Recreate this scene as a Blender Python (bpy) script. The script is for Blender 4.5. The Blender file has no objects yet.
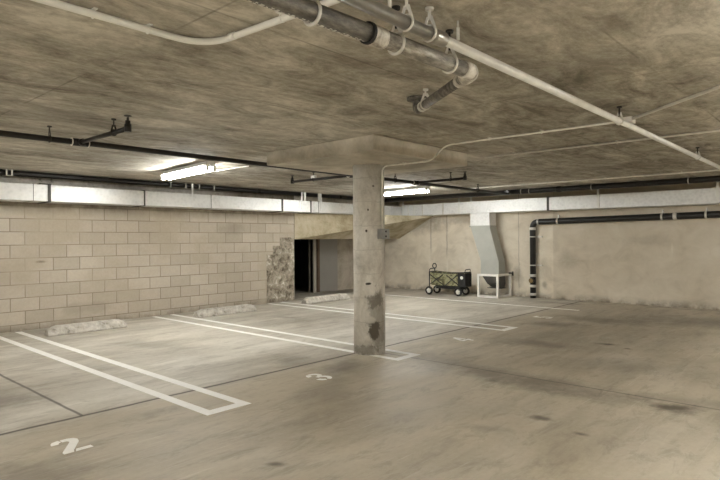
import bpy, bmesh, math, random
from mathutils import Vector, Matrix

random.seed(7)
C = bpy.context.scene.collection
SC = bpy.context.scene
PI = math.pi

# ------------------------------------------------------------------ camera
cam_data = bpy.data.cameras.new('camera')
cam_data.sensor_fit = 'HORIZONTAL'
cam_data.sensor_width = 36.0
cam_data.lens = 36.0 * 562.1 / 720.0
cam_data.shift_y = -1.0 / 720.0
cam_data.clip_start = 0.05
cam = bpy.data.objects.new('camera', cam_data)
C.objects.link(cam)
cam.matrix_world = (Matrix.Translation((0, 0, 1.375)) @ Matrix.Rotation(math.radians(42.08), 4, 'Z')
                    @ Matrix.Rotation(PI / 2, 4, 'X') @ Matrix.Rotation(math.radians(-0.37), 4, 'Z'))
SC.camera = cam

# ------------------------------------------------------------------ world, exposure
world = bpy.data.worlds.new('world')
world.use_nodes = True
world.node_tree.nodes['Background'].inputs[0].default_value = (1.0, 0.95, 0.88, 1)
world.node_tree.nodes['Background'].inputs[1].default_value = 0.0
SC.world = world
SC.view_settings.view_transform = 'Standard'
SC.view_settings.look = 'None'
SC.view_settings.gamma = 1.0
SC.view_settings.use_curve_mapping = False
SC.view_settings.exposure = 1.78
TUBE_POWER = 44.0            # emission of every fluorescent tube in the garage
SC.cycles.max_bounces = 10
SC.cycles.diffuse_bounces = 7
SC.cycles.sample_clamp_indirect = 6.0

# ------------------------------------------------------------------ dimensions
ZC = 2.42                    # ceiling
XL = -9.65                   # face of the block wall
YB = 12.30                   # face of the rear wall
ZT = ZC - 0.0015             # anything fixed under the ceiling stops here
XR, YF = 5.2, -6.0           # walls behind the viewer


# ------------------------------------------------------------------ node helpers
MUTED = 0.74


def lin(c):
    def f(v):
        v /= 255.0
        return v / 12.92 if v <= 0.04045 else ((v + 0.055) / 1.055) ** 2.4
    g = c[0] * 0.3 + c[1] * 0.59 + c[2] * 0.11      # the concrete here is a muted warm grey
    c = [g + (v - g) * MUTED for v in c]
    return (f(c[0]), f(c[1]), f(c[2]), 1.0)


class NT:
    def __init__(self, name):
        self.m = bpy.data.materials.new(name)
        self.m.use_nodes = True
        self.t = self.m.node_tree
        self.b = self.t.nodes['Principled BSDF']
        self.tc = self.t.nodes.new('ShaderNodeTexCoord')
        self.co = self.tc.outputs['Object']

    def n(self, kind, **kw):
        nd = self.t.nodes.new(kind)
        for k, v in kw.items():
            setattr(nd, k, v)
        return nd

    def ln(self, a, b):
        self.t.links.new(a, b)

    def put(self, sock, v):
        if isinstance(v, bpy.types.NodeSocket):
            self.ln(v, sock)
        else:
            sock.default_value = v

    def math(self, op, a, b=0.0, c=0.0, clamp=False):
        nd = self.n('ShaderNodeMath', operation=op, use_clamp=clamp)
        for i, v in enumerate((a, b, c)):
            self.put(nd.inputs[i], v)
        return nd.outputs[0]

    def mapping(self, scale=(1, 1, 1), loc=(0, 0, 0), rot=(0, 0, 0), vec=None):
        nd = self.n('ShaderNodeMapping')
        nd.inputs['Scale'].default_value = scale
        nd.inputs['Location'].default_value = loc
        nd.inputs['Rotation'].default_value = rot
        self.ln(vec or self.co, nd.inputs['Vector'])
        return nd.outputs[0]

    def noise(self, scale=(1, 1, 1), detail=6, rough=0.6, loc=(0, 0, 0), vec=None, dist=0.0, rot=(0, 0, 0)):
        nd = self.n('ShaderNodeTexNoise')
        self.ln(self.mapping(scale, loc, rot, vec), nd.inputs['Vector'])
        nd.inputs['Scale'].default_value = 1.0
        nd.inputs['Detail'].default_value = detail
        nd.inputs['Roughness'].default_value = rough
        nd.inputs['Distortion'].default_value = dist
        return nd.outputs['Fac']

    def rng(self, v, a, b, c=0.0, d=1.0, smooth=False):
        nd = self.n('ShaderNodeMapRange')
        nd.interpolation_type = 'SMOOTHSTEP' if smooth else 'LINEAR'
        self.put(nd.inputs[0], v)
        for i, x in enumerate((a, b, c, d)):
            nd.inputs[i + 1].default_value = x
        return nd.outputs[0]

    def ramp(self, v, stops):
        nd = self.n('ShaderNodeValToRGB')
        el = nd.color_ramp.elements
        while len(el) < len(stops):
            el.new(0.5)
        for e, (p, c) in zip(el, stops):
            e.position = p
            e.color = c
        self.ln(v, nd.inputs[0])
        return nd.outputs[0]

    def mix(self, fac, a, b, mode='MIX'):
        nd = self.n('ShaderNodeMix', data_type='RGBA', blend_type=mode)
        self.put(nd.inputs[0], fac)
        self.put(nd.inputs[6], a)
        self.put(nd.inputs[7], b)
        return nd.outputs[2]

    def sep(self, vec=None):
        nd = self.n('ShaderNodeSeparateXYZ')
        self.ln(vec or self.co, nd.inputs[0])
        return nd.outputs

    def comb(self, x, y, z):
        nd = self.n('ShaderNodeCombineXYZ')
        for i, v in enumerate((x, y, z)):
            self.put(nd.inputs[i], v)
        return nd.outputs[0]

    def blob(self, c, r, rot=0.0, wob=None, amp=0.8, soft=0.6):
        """0..1 mask of an irregular patch: centre c, radii r, turned by rot about z"""
        nd = self.n('ShaderNodeMapping', vector_type='TEXTURE')
        nd.inputs['Location'].default_value = c
        nd.inputs['Scale'].default_value = r
        nd.inputs['Rotation'].default_value = (0, 0, rot)
        self.ln(self.co, nd.inputs['Vector'])
        ln = self.n('ShaderNodeVectorMath', operation='LENGTH')
        self.ln(nd.outputs[0], ln.inputs[0])
        d = ln.outputs['Value']
        if wob is not None:
            d = self.math('ADD', d, self.math('MULTIPLY', self.math('SUBTRACT', wob, 0.5), amp * 2))
        return self.rng(d, 1.0, 1.0 - soft, 0.0, 1.0, True)

    def bump(self, h, strength=0.2, dist=0.01):
        nd = self.n('ShaderNodeBump')
        nd.inputs['Strength'].default_value = strength
        nd.inputs['Distance'].default_value = dist
        self.ln(h, nd.inputs['Height'])
        self.ln(nd.outputs[0], self.b.inputs['Normal'])

    def out(self, col, rough=0.8, metal=0.0, spec=None):
        self.put(self.b.inputs['Base Color'], col)
        self.put(self.b.inputs['Roughness'], rough)
        self.put(self.b.inputs['Metallic'], metal)
        if spec is not None:
            self.put(self.b.inputs['Specular IOR Level'], spec)
        return self.m


def plain(name, c, rough=0.6, metal=0.0, var=0.12, scale=14.0, bump=0.0, spec=None):
    t = NT(name)
    nz = t.noise((scale,) * 3, 5, 0.6)
    a = lin(c)
    dk = tuple(x * (1 - var) for x in a[:3]) + (1,)
    lt = tuple(min(1, x * (1 + var)) for x in a[:3]) + (1,)
    col = t.ramp(nz, [(0.3, dk), (0.7, lt)])
    if bump:
        t.bump(nz, bump, 0.004)
    return t.out(col, rough, metal, spec)


def emit(name, c, strength):
    t = NT(name)
    t.b.inputs['Base Color'].default_value = lin((240, 240, 236))
    t.b.inputs['Emission Color'].default_value = c
    t.b.inputs['Emission Strength'].default_value = strength
    return t.m


# ------------------------------------------------------------------ materials
def mat_floor():
    t = NT('worn_garage_concrete')
    big = t.noise((0.32, 0.22, 1), 5, 0.55, (3.1, 1.7, 0))
    mid = t.noise((1.1, 0.55, 1), 7, 0.62, (0, 5, 0), dist=0.5)
    streak = t.noise((3.2, 0.35, 1), 6, 0.65, (7, 0, 0), dist=0.3, rot=(0, 0, 0.12))
    fine = t.noise((26, 18, 1), 5, 0.7)
    v = t.math('ADD', t.math('MULTIPLY', big, 0.34), t.math('MULTIPLY', mid, 0.36))
    v = t.math('ADD', v, t.math('MULTIPLY', streak, 0.22))
    v = t.math('ADD', v, t.math('MULTIPLY', fine, 0.10))
    col = t.ramp(v, [(0.385, lin((134, 124, 107))), (0.46, lin((170, 161, 144))), (0.525, lin((192, 184, 168))), (0.61, lin((216, 210, 196)))])
    # the driving lane has picked up a browner film than the bays
    lane = t.math('MULTIPLY', t.rng(t.sep()[0], -4.7, -4.4), t.rng(t.noise((0.5, 0.5, 1), 4, 0.6, (6, 6, 0)), 0.3, 0.6, 0.35, 1.0))
    col = t.mix(t.math('MULTIPLY', lane, 0.55), col, lin((205, 188, 156)), 'MULTIPLY')
    col = t.mix(t.math('MULTIPLY', lane, 0.28), col, lin((226, 210, 178)))
    # fine dirt worked into the surface
    dirt = t.rng(t.noise((7, 2.2, 1), 8, 0.75, (2, 9, 0), dist=0.6), 0.50, 0.66, 0.0, 0.42)
    col = t.mix(dirt, col, lin((120, 108, 88)))
    scr = t.noise((46, 1.1, 1), 4, 0.6, (3, 3, 0), dist=0.15, rot=(0, 0, 0.18))
    scr = t.math('MULTIPLY', t.rng(scr, 0.60, 0.70), t.rng(t.noise((0.7, 0.7, 1), 3, 0.5, (8, 1, 0)), 0.48, 0.6, 0.0, 0.5))
    col = t.mix(scr, col, lin((222, 215, 200)))
    wob = t.noise((3.0, 3.0, 1), 8, 0.75, (1, 2, 0))
    dark = lin((88, 76, 60))
    for c, r, rot, s in STAINS_AND_SHADOW:
        m = t.math('MULTIPLY', t.blob((c[0], c[1], 0), (r[0], r[1], 50), rot, wob, 0.9, 0.95), s)
        col = t.mix(m, col, dark)
    # little oil drips
    vo = t.n('ShaderNodeTexVoronoi')
    t.ln(t.mapping((1.6, 1.6, 1)), vo.inputs['Vector'])
    vo.inputs['Scale'].default_value = 1.0
    spot = t.math('MULTIPLY', t.rng(vo.outputs['Distance'], 0.10, 0.03), t.rng(t.noise((0.5, 0.5, 1), 2, 0.5, (9, 4, 0)), 0.5, 0.6))
    col = t.mix(t.math('MULTIPLY', spot, 0.55), col, lin((70, 60, 48)))
    s = t.sep()
    wj = t.math('MULTIPLY', t.math('SUBTRACT', t.noise((2.5, 2.5, 1), 3, 0.6, (4, 4, 0)), 0.5), 0.03)

    def joint(axis, at, w, lo=None, hi=None, k=0.85):
        nonlocal col
        d = t.math('ABSOLUTE', t.math('SUBTRACT', t.math('ADD', s[axis], wj), at))
        m = t.rng(d, w, w * 0.35)
        o = 1 - axis
        if lo is not None:
            m = t.math('MULTIPLY', m, t.math('GREATER_THAN', s[o], lo))
        if hi is not None:
            m = t.math('MULTIPLY', m, t.math('LESS_THAN', s[o], hi))
        col = t.mix(t.math('MULTIPLY', m, k), col, lin((62, 52, 42)))
    joint(0, -4.585, 0.030)
    joint(1, 1.81, 0.020, hi=-4.585, k=0.75)
    joint(1, 5.22, 0.018, lo=-4.585, k=0.55)
    # grime collecting along the foot of the walls
    edge = t.math('MAXIMUM', t.rng(s[1], YB - 0.45, YB), t.math('MULTIPLY', t.rng(s[0], XL + 0.30, XL), 0.7))
    g = t.math('MULTIPLY', edge, t.rng(t.noise((4, 4, 1), 5, 0.7), 0.40, 0.62))
    col = t.mix(t.math('MULTIPLY', g, 0.6), col, lin((74, 64, 50)))
    t.bump(t.math('ADD', fine, mid), 0.12, 0.004)
    return t.out(col, t.rng(mid, 0.3, 0.7, 0.48, 0.68), 0.0, 0.28)


# centre, radii, turn, strength of the dark patches on the slab; the first paints the column's shadow
STAINS_AND_SHADOW = [((-4.20, 4.35), (0.30, 0.75), 0.5, 0.42), ((-1.15, 5.05), (0.34, 0.20), 0.6, 0.95), ((-2.5, 5.1), (1.7, 0.42), -0.05, 0.62),
          ((-1.2, 5.3), (0.9, 0.22), 0.2, 0.35), ((-3.25, 6.95), (0.9, 0.35), 0.2, 0.55), ((-2.5, 7.5), (0.18, 0.10), 0.2, 0.9),
          ((-2.2, 7.35), (0.06, 0.05), 0, 0.9), ((-3.3, 9.6), (1.3, 0.6), 0.0, 0.45), ((-2.0, 10.3), (1.8, 0.9), 0.1, 0.42),
          ((-3.7, 8.7), (0.7, 0.4), 0.3, 0.5), ((-7.6, 6.5), (0.35, 0.2), 0.3, 0.5), ((-6.9, 3.7), (0.8, 0.3), 0.4, 0.25),
          ((-5.5, 1.45), (0.6, 0.6), 0.0, 0.45), ((-3.7, 1.15), (0.6, 0.28), 0.7, 0.40), ((-1.85, 4.1), (0.12, 0.08), 0.3, 0.8),
          ((-1.5, 3.95), (0.10, 0.05), 0.0, 0.8), ((-2.1, 3.6), (0.30, 0.12), 0.4, 0.35), ((-3.6, 3.5), (0.4, 0.8), 0.6, 0.28),
          ((-8.5, 5.1), (0.4, 0.4), 0, 0.28), ((-6.5, 10.6), (1.6, 0.4), 0, 0.25), ((-4.9, 4.2), (0.25, 0.35), 0, 0.4),
          ((-4.8, 11.6), (0.8, 0.3), 0, 0.4), ((-2.7, 2.2), (0.10, 0.05), 0.6, 0.7), ((-6.2, 2.6), (0.5, 0.22), 0.4, 0.3),
          ((-10.2, 10.5), (0.5, 1.6), 0, 0.55)]


def mat_ceiling():
    t = NT('board_marked_concrete')
    big = t.noise((0.45, 0.30, 1), 4, 0.55, (2, 8, 0))
    mid = t.noise((3.4, 1.7, 1), 9, 0.70, (4, 1, 0), dist=0.8, rot=(0, 0, 0.10))
    streak = t.noise((14, 0.7, 1), 6, 0.65, (1, 6, 0), dist=0.3)
    fine = t.noise((24, 15, 10), 7, 0.8)
    v = t.math('ADD', t.math('MULTIPLY', big, 0.32), t.math('MULTIPLY', mid, 0.44))
    v = t.math('ADD', v, t.math('MULTIPLY', streak, 0.10))
    v = t.math('ADD', v, t.math('MULTIPLY', fine, 0.22))
    col = t.ramp(v, [(0.445, lin((116, 107, 91))), (0.508, lin((156, 148, 131))), (0.558, lin((180, 172, 155))), (0.63, lin((216, 209, 193)))])
    s = t.sep()
    # seams of the formwork panels
    for axis, step, ph, k in ((0, 1.22, 0.31, 0.5), (1, 2.44, 0.9, 0.45)):
        fr = t.math('FRACT', t.math('ADD', t.math('DIVIDE', s[axis], step), ph + 20))
        d = t.math('MULTIPLY', t.math('ABSOLUTE', t.math('SUBTRACT', fr, 0.5)), step)
        brk = t.rng(t.noise((1.5, 1.5, 1), 3, 0.6, (axis * 5, 3, 0)), 0.42, 0.6)
        col = t.mix(t.math('MULTIPLY', t.math('MULTIPLY', t.rng(d, 0.010, 0.003), brk), k), col, lin((86, 76, 60)))
    wob = t.noise((2.5, 2.5, 1), 5, 0.65, (1, 2, 0))
    for c, r, rot, k in (((-3.0, 4.3), (0.25, 0.5), 0.3, 0.3), ((-1.2, 3.6), (0.35, 0.6), 0.4, 0.35), ((-1.0, 2.9), (0.2, 0.2), 0, 0.35),
                         ((-5.0, 2.0), (0.35, 0.8), 0.2, 0.3), ((-2.2, 2.6), (0.3, 0.7), 0, 0.25), ((-2.8, 8.8), (1.2, 0.8), 0, 0.3)):
        col = t.mix(t.math('MULTIPLY', t.blob((c[0], c[1], ZC), (r[0], r[1], 50), rot, wob, 0.9, 0.9), k), col, lin((84, 73, 57)))
    t.bump(t.math('ADD', mid, fine), 0.25, 0.006)
    return t.out(col, 0.85, 0.0, 0.3)


def mat_block():
    t = NT('concrete_block_wall')
    s = t.sep()
    uv = t.comb(t.math('SUBTRACT', s[1], 3.58 - 0.4064 * 20), t.math('SUBTRACT', s[2], 0.096 - 0.2032 * 2), 0.0)
    br = t.n('ShaderNodeTexBrick', offset=0.5, offset_frequency=2, squash=1.0)
    t.ln(uv, br.inputs['Vector'])
    br.inputs['Scale'].default_value = 1.0
    br.inputs['Brick Width'].default_value = 0.4064
    br.inputs['Row Height'].default_value = 0.2032
    br.inputs['Mortar Size'].default_value = 0.006
    br.inputs['Mortar Smooth'].default_value = 0.25
    br.inputs['Bias'].default_value = 0.1
    br.inputs['Color1'].default_value = lin((190, 177, 157))
    br.inputs['Color2'].default_value = lin((207, 195, 176))
    br.inputs['Mortar'].default_value = lin((134, 119, 99))
    worn = t.noise((1, 0.8, 1.3), 4, 0.6, (0, 3, 2))
    fine = t.noise((30, 30, 30), 5, 0.7)
    # in places the joints are rubbed flush and painted over
    flush = t.rng(t.noise((1, 0.9, 1.2), 3, 0.5, (0, 7, 4)), 0.47, 0.58, 0.0, 0.80)
    col = t.mix(flush, br.outputs['Color'], lin((190, 176, 153)))
    col = t.mix(t.rng(worn, 0.35, 0.7, 0.0, 0.30), col, lin((158, 141, 116)))
    col = t.mix(t.rng(fine, 0.3, 0.75, 0.0, 0.22), col, lin((132, 116, 94)))
    wob = t.noise((5, 5, 5), 5, 0.7, (2, 2, 2))
    # parged pier at the end of the wall, stepped to the block courses
    g1 = t.math('GREATER_THAN', s[1], t.math('ADD', 7.64, t.math('MULTIPLY', wob, 0.05)))
    g1 = t.math('MULTIPLY', g1, t.math('LESS_THAN', s[2], 1.05))
    g2 = t.math('MULTIPLY', t.math('GREATER_THAN', s[1], 7.84), t.math('LESS_THAN', s[2], 1.24))
    g3 = t.math('MULTIPLY', t.math('GREATER_THAN', s[1], 8.04), t.math('LESS_THAN', s[2], 1.42))
    parge = t.math('MAXIMUM', t.math('MAXIMUM', g1, g2), g3)
    rgh = t.noise((7, 7, 7), 7, 0.7, (5, 0, 0), dist=0.4)
    pcol = t.ramp(rgh, [(0.38, lin((96, 85, 69))), (0.47, lin((146, 134, 114))), (0.57, lin((172, 161, 141))), (0.66, lin((222, 215, 199)))])
    col = t.mix(parge, col, pcol)
    # soot mixed with painted-in shade under the duct, scuffs above it
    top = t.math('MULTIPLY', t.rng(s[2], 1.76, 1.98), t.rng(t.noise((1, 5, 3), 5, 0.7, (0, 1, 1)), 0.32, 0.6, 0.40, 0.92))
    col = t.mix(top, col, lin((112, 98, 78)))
    band = t.math('MULTIPLY', t.math('GREATER_THAN', s[2], 2.13), t.rng(s[1], 7.0, 6.0))
    bcol = t.ramp(t.noise((4, 9, 9), 6, 0.75, (1, 1, 1)), [(0.33, lin((92, 84, 74))), (0.41, lin((188, 181, 168))), (0.6, lin((212, 206, 194)))])
    col = t.mix(band, col, bcol)
    for c, r, k in (((1.0, 0.5), (0.6, 0.25), 0.25), ((3.9, 0.25), (0.7, 0.15), 0.25), ((6.8, 1.6), (0.5, 0.2), 0.3), ((3.2, 1.05), (0.12, 0.03), 0.7)):
        col = t.mix(t.math('MULTIPLY', t.blob((XL, c[0], c[1]), (50, r[0], r[1]), 0, wob, 0.8, 0.9), k), col, lin((118, 102, 80)))
    foot = t.math('MULTIPLY', t.rng(s[2], 0.12, 0.0), t.rng(wob, 0.4, 0.6, 0.2, 0.7))
    col = t.mix(foot, col, lin((110, 97, 78)))
    h = t.math('ADD', t.math('MULTIPLY', t.math('MULTIPLY', br.outputs['Fac'], t.math('SUBTRACT', 1.0, parge)), -1.0), t.math('MULTIPLY', fine, 0.25))
    h = t.math('ADD', h, t.math('MULTIPLY', t.math('MULTIPLY', rgh, parge), 1.6))
    t.bump(h, 0.5, 0.008)
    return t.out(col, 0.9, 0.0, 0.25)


def mat_plaster():
    t = NT('smooth_rear_wall_concrete')
    s = t.sep()
    big = t.noise((0.8, 1, 0.9), 5, 0.55, (2, 0, 1))
    mid = t.noise((2.4, 2, 3.2), 7, 0.65, (0, 2, 5), dist=0.8)
    v = t.math('ADD', t.math('MULTIPLY', big, 0.5), t.math('MULTIPLY', mid, 0.5))
    col = t.ramp(v, [(0.34, lin((190, 176, 152))), (0.48, lin((214, 201, 177))), (0.60, lin((226, 215, 193))), (0.70, lin((235, 227, 209)))])
    wob = t.noise((3, 3, 3), 5, 0.65, (3, 1, 0))
    # pour joint with two tones on either side, old water marks, painted shade below the duct
    right = t.math('GREATER_THAN', s[0], -5.25)
    col = t.mix(t.math('MULTIPLY', right, 0.30), col, lin((168, 152, 126)))
    for x, w, z0, z1, k in ((-8.55, 0.03, 0.9, 2.1, 0.45), (-8.05, 0.03, 0.8, 2.0, 0.4), (-6.05, 0.012, 0, 2.4, 0.5), (-0.95, 0.02, 0, 1.8, 0.3)):
        m = t.rng(t.math('ABSOLUTE', t.math('SUBTRACT', t.math('ADD', s[0], t.math('MULTIPLY', wob, 0.06)), x)), w, w * 0.3)
        m = t.math('MULTIPLY', m, t.math('MULTIPLY', t.rng(s[2], z0, z0 + 0.3), t.math('LESS_THAN', s[2], z1)))
        col = t.mix(t.math('MULTIPLY', m, k), col, lin((108, 94, 74)))
    for c, r, k in (((-9.0, 1.75), (1.1, 0.35), 0.55), ((-7.6, 1.85), (1.1, 0.2), 0.45), ((-6.1, 0.45), (0.18, 0.35), 0.5), ((-4.9, 0.9), (0.35, 0.3), 0.25),  # first two patches paint the duct and soffit shadow onto the wall
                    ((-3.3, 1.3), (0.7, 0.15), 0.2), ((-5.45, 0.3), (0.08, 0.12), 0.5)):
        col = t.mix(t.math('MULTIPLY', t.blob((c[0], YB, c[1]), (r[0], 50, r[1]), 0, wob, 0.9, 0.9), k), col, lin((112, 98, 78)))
    for c, r in (((-8.62, 0.75), (0.05, 0.28)), ((-8.07, 0.65), (0.04, 0.3)), ((-2.85, 1.15), (0.03, 0.16))):
        col = t.mix(t.math('MULTIPLY', t.blob((c[0], YB, c[1]), (r[0], 50, r[1]), 0, wob, 0.5, 0.9), 0.45), col, lin((226, 218, 200)))
    foot = t.math('MULTIPLY', t.rng(s[2], 0.16, 0.0), t.rng(wob, 0.42, 0.58, 0.1, 0.8))
    col = t.mix(foot, col, lin((96, 84, 66)))
    t.bump(mid, 0.2, 0.006)
    return t.out(col, 0.85, 0.0, 0.3)


def mat_concrete(name, dk, md, lt, sc=1.0, rough=0.85):
    t = NT(name)
    a = t.noise((2 * sc, 2 * sc, 2 * sc), 7, 0.65, (1, 3, 2), dist=0.4)
    f = t.noise((30, 30, 30), 4, 0.7)
    v = t.math('ADD', t.math('MULTIPLY', a, 0.85), t.math('MULTIPLY', f, 0.15))
    col = t.ramp(v, [(0.36, lin(dk)), (0.5, lin(md)), (0.64, lin(lt))])
    t.bump(v, 0.25, 0.006)
    return t.out(col, rough, 0.0, 0.3)


def mat_shaft():
    t = NT('round_column_concrete')
    s = t.sep()
    a = t.noise((5, 5, 3.2), 9, 0.72, (1, 3, 2), dist=0.4)
    f = t.noise((40, 40, 40), 4, 0.7)
    v = t.math('ADD', t.math('MULTIPLY', a, 0.82), t.math('MULTIPLY', f, 0.18))
    col = t.ramp(v, [(0.36, lin((172, 164, 149))), (0.5, lin((202, 195, 181))), (0.64, lin((222, 216, 204)))])
    # seams of the cardboard form
    fr = t.math('FRACT', t.math('ADD', t.math('ADD', t.math('DIVIDE', s[2], 0.285), t.math('MULTIPLY', a, 0.25)), 10))
    seam = t.rng(t.math('ABSOLUTE', t.math('SUBTRACT', fr, 0.5)), 0.022, 0.006)
    col = t.mix(t.math('MULTIPLY', seam, t.rng(a, 0.40, 0.58, 0.04, 0.34)), col, lin((104, 94, 78)))
    wob = t.noise((14, 14, 10), 6, 0.75, (2, 5, 1))
    # scrapes left by cars
    for c, r, k, cc in (((0.165, -0.095, 0.30), (0.075, 0.10, 0.13), 1.0, (64, 56, 46)), ((0.175, -0.08, 0.64), (0.16, 0.13, 0.11), 0.62, (78, 70, 57)),
                        ((0.185, -0.06, 0.40), (0.12, 0.15, 0.48), 0.55, (108, 99, 82)), ((0.12, -0.15, 0.845), (0.055, 0.035, 0.018), 1.0, (46, 40, 34)),
                        ((0.10, -0.16, 0.06), (0.25, 0.20, 0.07), 0.5, (104, 95, 78)), ((0.10, -0.16, 1.47), (0.015, 0.015, 0.02), 1.0, (70, 62, 50)),
                        ((0.12, -0.15, 1.72), (0.012, 0.012, 0.016), 1.0, (80, 70, 58)), ((0.16, -0.1, 2.0), (0.02, 0.02, 0.02), 0.8, (90, 80, 66))):
        col = t.mix(t.math('MULTIPLY', t.blob(c, r, 0, wob, 0.95, 0.40), k), col, lin(cc))
    chip = t.blob((0.145, -0.13, 0.42), (0.07, 0.07, 0.05), 0, wob, 0.9, 0.4)
    col = t.mix(t.math('MULTIPLY', chip, 0.6), col, lin((214, 207, 192)))
    t.bump(t.math('ADD', v, t.math('MULTIPLY', seam, -0.4)), 0.3, 0.006)
    return t.out(col, 0.8, 0.0, 0.3)


def mat_galv():
    t = NT('galvanised_sheet')
    a = t.noise((3, 3, 3), 5, 0.6, (1, 2, 3))
    vo = t.n('ShaderNodeTexVoronoi')
    t.ln(t.mapping((18, 18, 18)), vo.inputs['Vector'])
    vo.inputs['Scale'].default_value = 1.0
    v = t.math('ADD', t.math('MULTIPLY', a, 0.75), t.math('MULTIPLY', vo.outputs['Distance'], 0.25))
    col = t.ramp(v, [(0.3, lin((212, 212, 210))), (0.5, lin((229, 229, 227))), (0.75, lin((240, 240, 238)))])
    t.bump(a, 0.12, 0.01)
    return t.out(col, t.rng(a, 0.3, 0.7, 0.34, 0.5), 0.28, 0.5)


def mat_paint():
    t = NT('worn_white_marking_paint')
    w = t.noise((9, 7, 1), 7, 0.75)
    col = t.ramp(w, [(0.28, lin((204, 197, 184))), (0.37, lin((244, 242, 236))), (0.7, lin((252, 250, 246)))])
    return t.out(col, 0.6)


def mat_stop():
    t = NT('chipped_white_concrete')
    w = t.noise((9, 9, 9), 7, 0.7, (3, 1, 0))
    col = t.ramp(w, [(0.32, lin((112, 104, 91))), (0.41, lin((166, 158, 144))), (0.55, lin((192, 185, 172))), (0.68, lin((214, 208, 197)))])
    t.bump(w, 0.4, 0.008)
    return t.out(col, 0.85)


def mat_iron(name='dusty_cast_iron', dk=(66, 60, 52), md=(106, 99, 88), lt=(146, 138, 125)):
    t = NT(name)
    w = t.noise((30, 8, 30), 6, 0.7)
    col = t.ramp(w, [(0.35, lin(dk)), (0.5, lin(md)), (0.66, lin(lt))])
    t.bump(w, 0.3, 0.003)
    return t.out(col, 0.5, 0.35, 0.5)


def mat_camo():
    t = NT('olive_wagon_canvas')
    w = t.noise((9, 9, 12), 3, 0.6)
    col = t.ramp(w, [(0.38, lin((82, 78, 48))), (0.47, lin((128, 126, 82))), (0.56, lin((158, 156, 112))), (0.64, lin((104, 100, 62)))])
    return t.out(col, 0.9)


M = {}
M['floor'] = mat_floor()
M['ceiling'] = mat_ceiling()
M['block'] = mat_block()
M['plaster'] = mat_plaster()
M['panel'] = mat_concrete('drop_panel_concrete', (156, 146, 127), (188, 178, 158), (212, 203, 185), 0.8)
M['beam'] = mat_concrete('stained_beam_concrete', (150, 134, 98), (190, 176, 142), (210, 200, 176), 0.9)
M['recess'] = mat_concrete('recess_plaster', (150, 138, 120), (178, 166, 148), (196, 186, 168), 1.0)
M['shaft'] = mat_shaft()
M['galv'] = mat_galv()
M['paint'] = mat_paint()
M['stop'] = mat_stop()
M['iron'] = mat_iron()
M['iron_pale'] = mat_iron('scoured_cast_iron', (92, 86, 76), (142, 134, 121), (182, 175, 161))
M['camo'] = mat_camo()
M['stained_band'] = mat_concrete('stained_coupling_sleeve', (120, 110, 94), (196, 188, 172), (226, 220, 208), 9.0, 0.5)
M['black_pipe'] = plain('black_iron_pipe', (30, 25, 21), 0.36, 0.0, 0.3, 8, spec=0.4)
M['black_abs'] = plain('black_plastic_pipe', (30, 28, 26), 0.35, 0.0, 0.2, 8, spec=0.5)
M['white_conduit'] = plain('white_plastic_conduit', (236, 234, 227), 0.5, 0.0, 0.06, 6)
M['emt'] = plain('steel_conduit', (222, 216, 203), 0.42, 0.15, 0.12, 10)
M['silver'] = plain('silver_steel_pipe', (232, 230, 224), 0.28, 0.25, 0.10, 8)
M['dull_steel'] = plain('dull_steel_pipe', (176, 170, 158), 0.32, 0.88, 0.16, 12)
M['band'] = plain('pale_metal_band', (214, 210, 200), 0.4, 0.3, 0.12, 30)
M['dark_metal'] = plain('dark_hanger_steel', (52, 46, 40), 0.5, 0.5, 0.2, 20)
M['dark_seam'] = plain('dark_duct_flange', (84, 80, 74), 0.6, 0.3, 0.3, 20)
M['housing'] = plain('white_enamel', (226, 226, 220), 0.45, 0.0, 0.05, 5)
M['box'] = plain('grey_steel_box', (140, 137, 130), 0.45, 0.4, 0.1, 20)
M['grey_duct'] = plain('grey_painted_duct', (172, 173, 163), 0.55, 0.0, 0.08, 4)
M['funnel'] = plain('dark_duct_inside', (78, 76, 70), 0.6, 0.2, 0.15, 8)
M['white_bar'] = plain('white_painted_bar', (230, 227, 218), 0.5, 0.0, 0.06, 10)
M['door_grey'] = plain('grey_door_paint', (150, 146, 138), 0.5, 0.0, 0.04, 3)
M['jamb_white'] = plain('pale_door_jamb', (176, 166, 152), 0.5, 0.0, 0.06, 8)
M['jamb_brown'] = plain('brown_door_edge', (108, 82, 60), 0.6, 0.0, 0.2, 12)
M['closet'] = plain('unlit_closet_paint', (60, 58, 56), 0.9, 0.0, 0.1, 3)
M['black_fabric'] = plain('black_wagon_fabric', (30, 29, 27), 0.85, 0.0, 0.3, 20)
M['black_frame'] = plain('black_tube_frame', (24, 23, 22), 0.4, 0.0, 0.2, 20)
M['rubber'] = plain('black_rubber', (26, 25, 24), 0.8, 0.0, 0.2, 20)
M['hub'] = plain('white_plastic_hub', (224, 221, 212), 0.45, 0.0, 0.05, 10)
M['brass'] = plain('brass_plug', (150, 122, 70), 0.4, 0.7, 0.15, 20)
M['tube'] = emit('lit_fluorescent_tube', (1.0, 1.0, 0.962, 1), TUBE_POWER)


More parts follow.
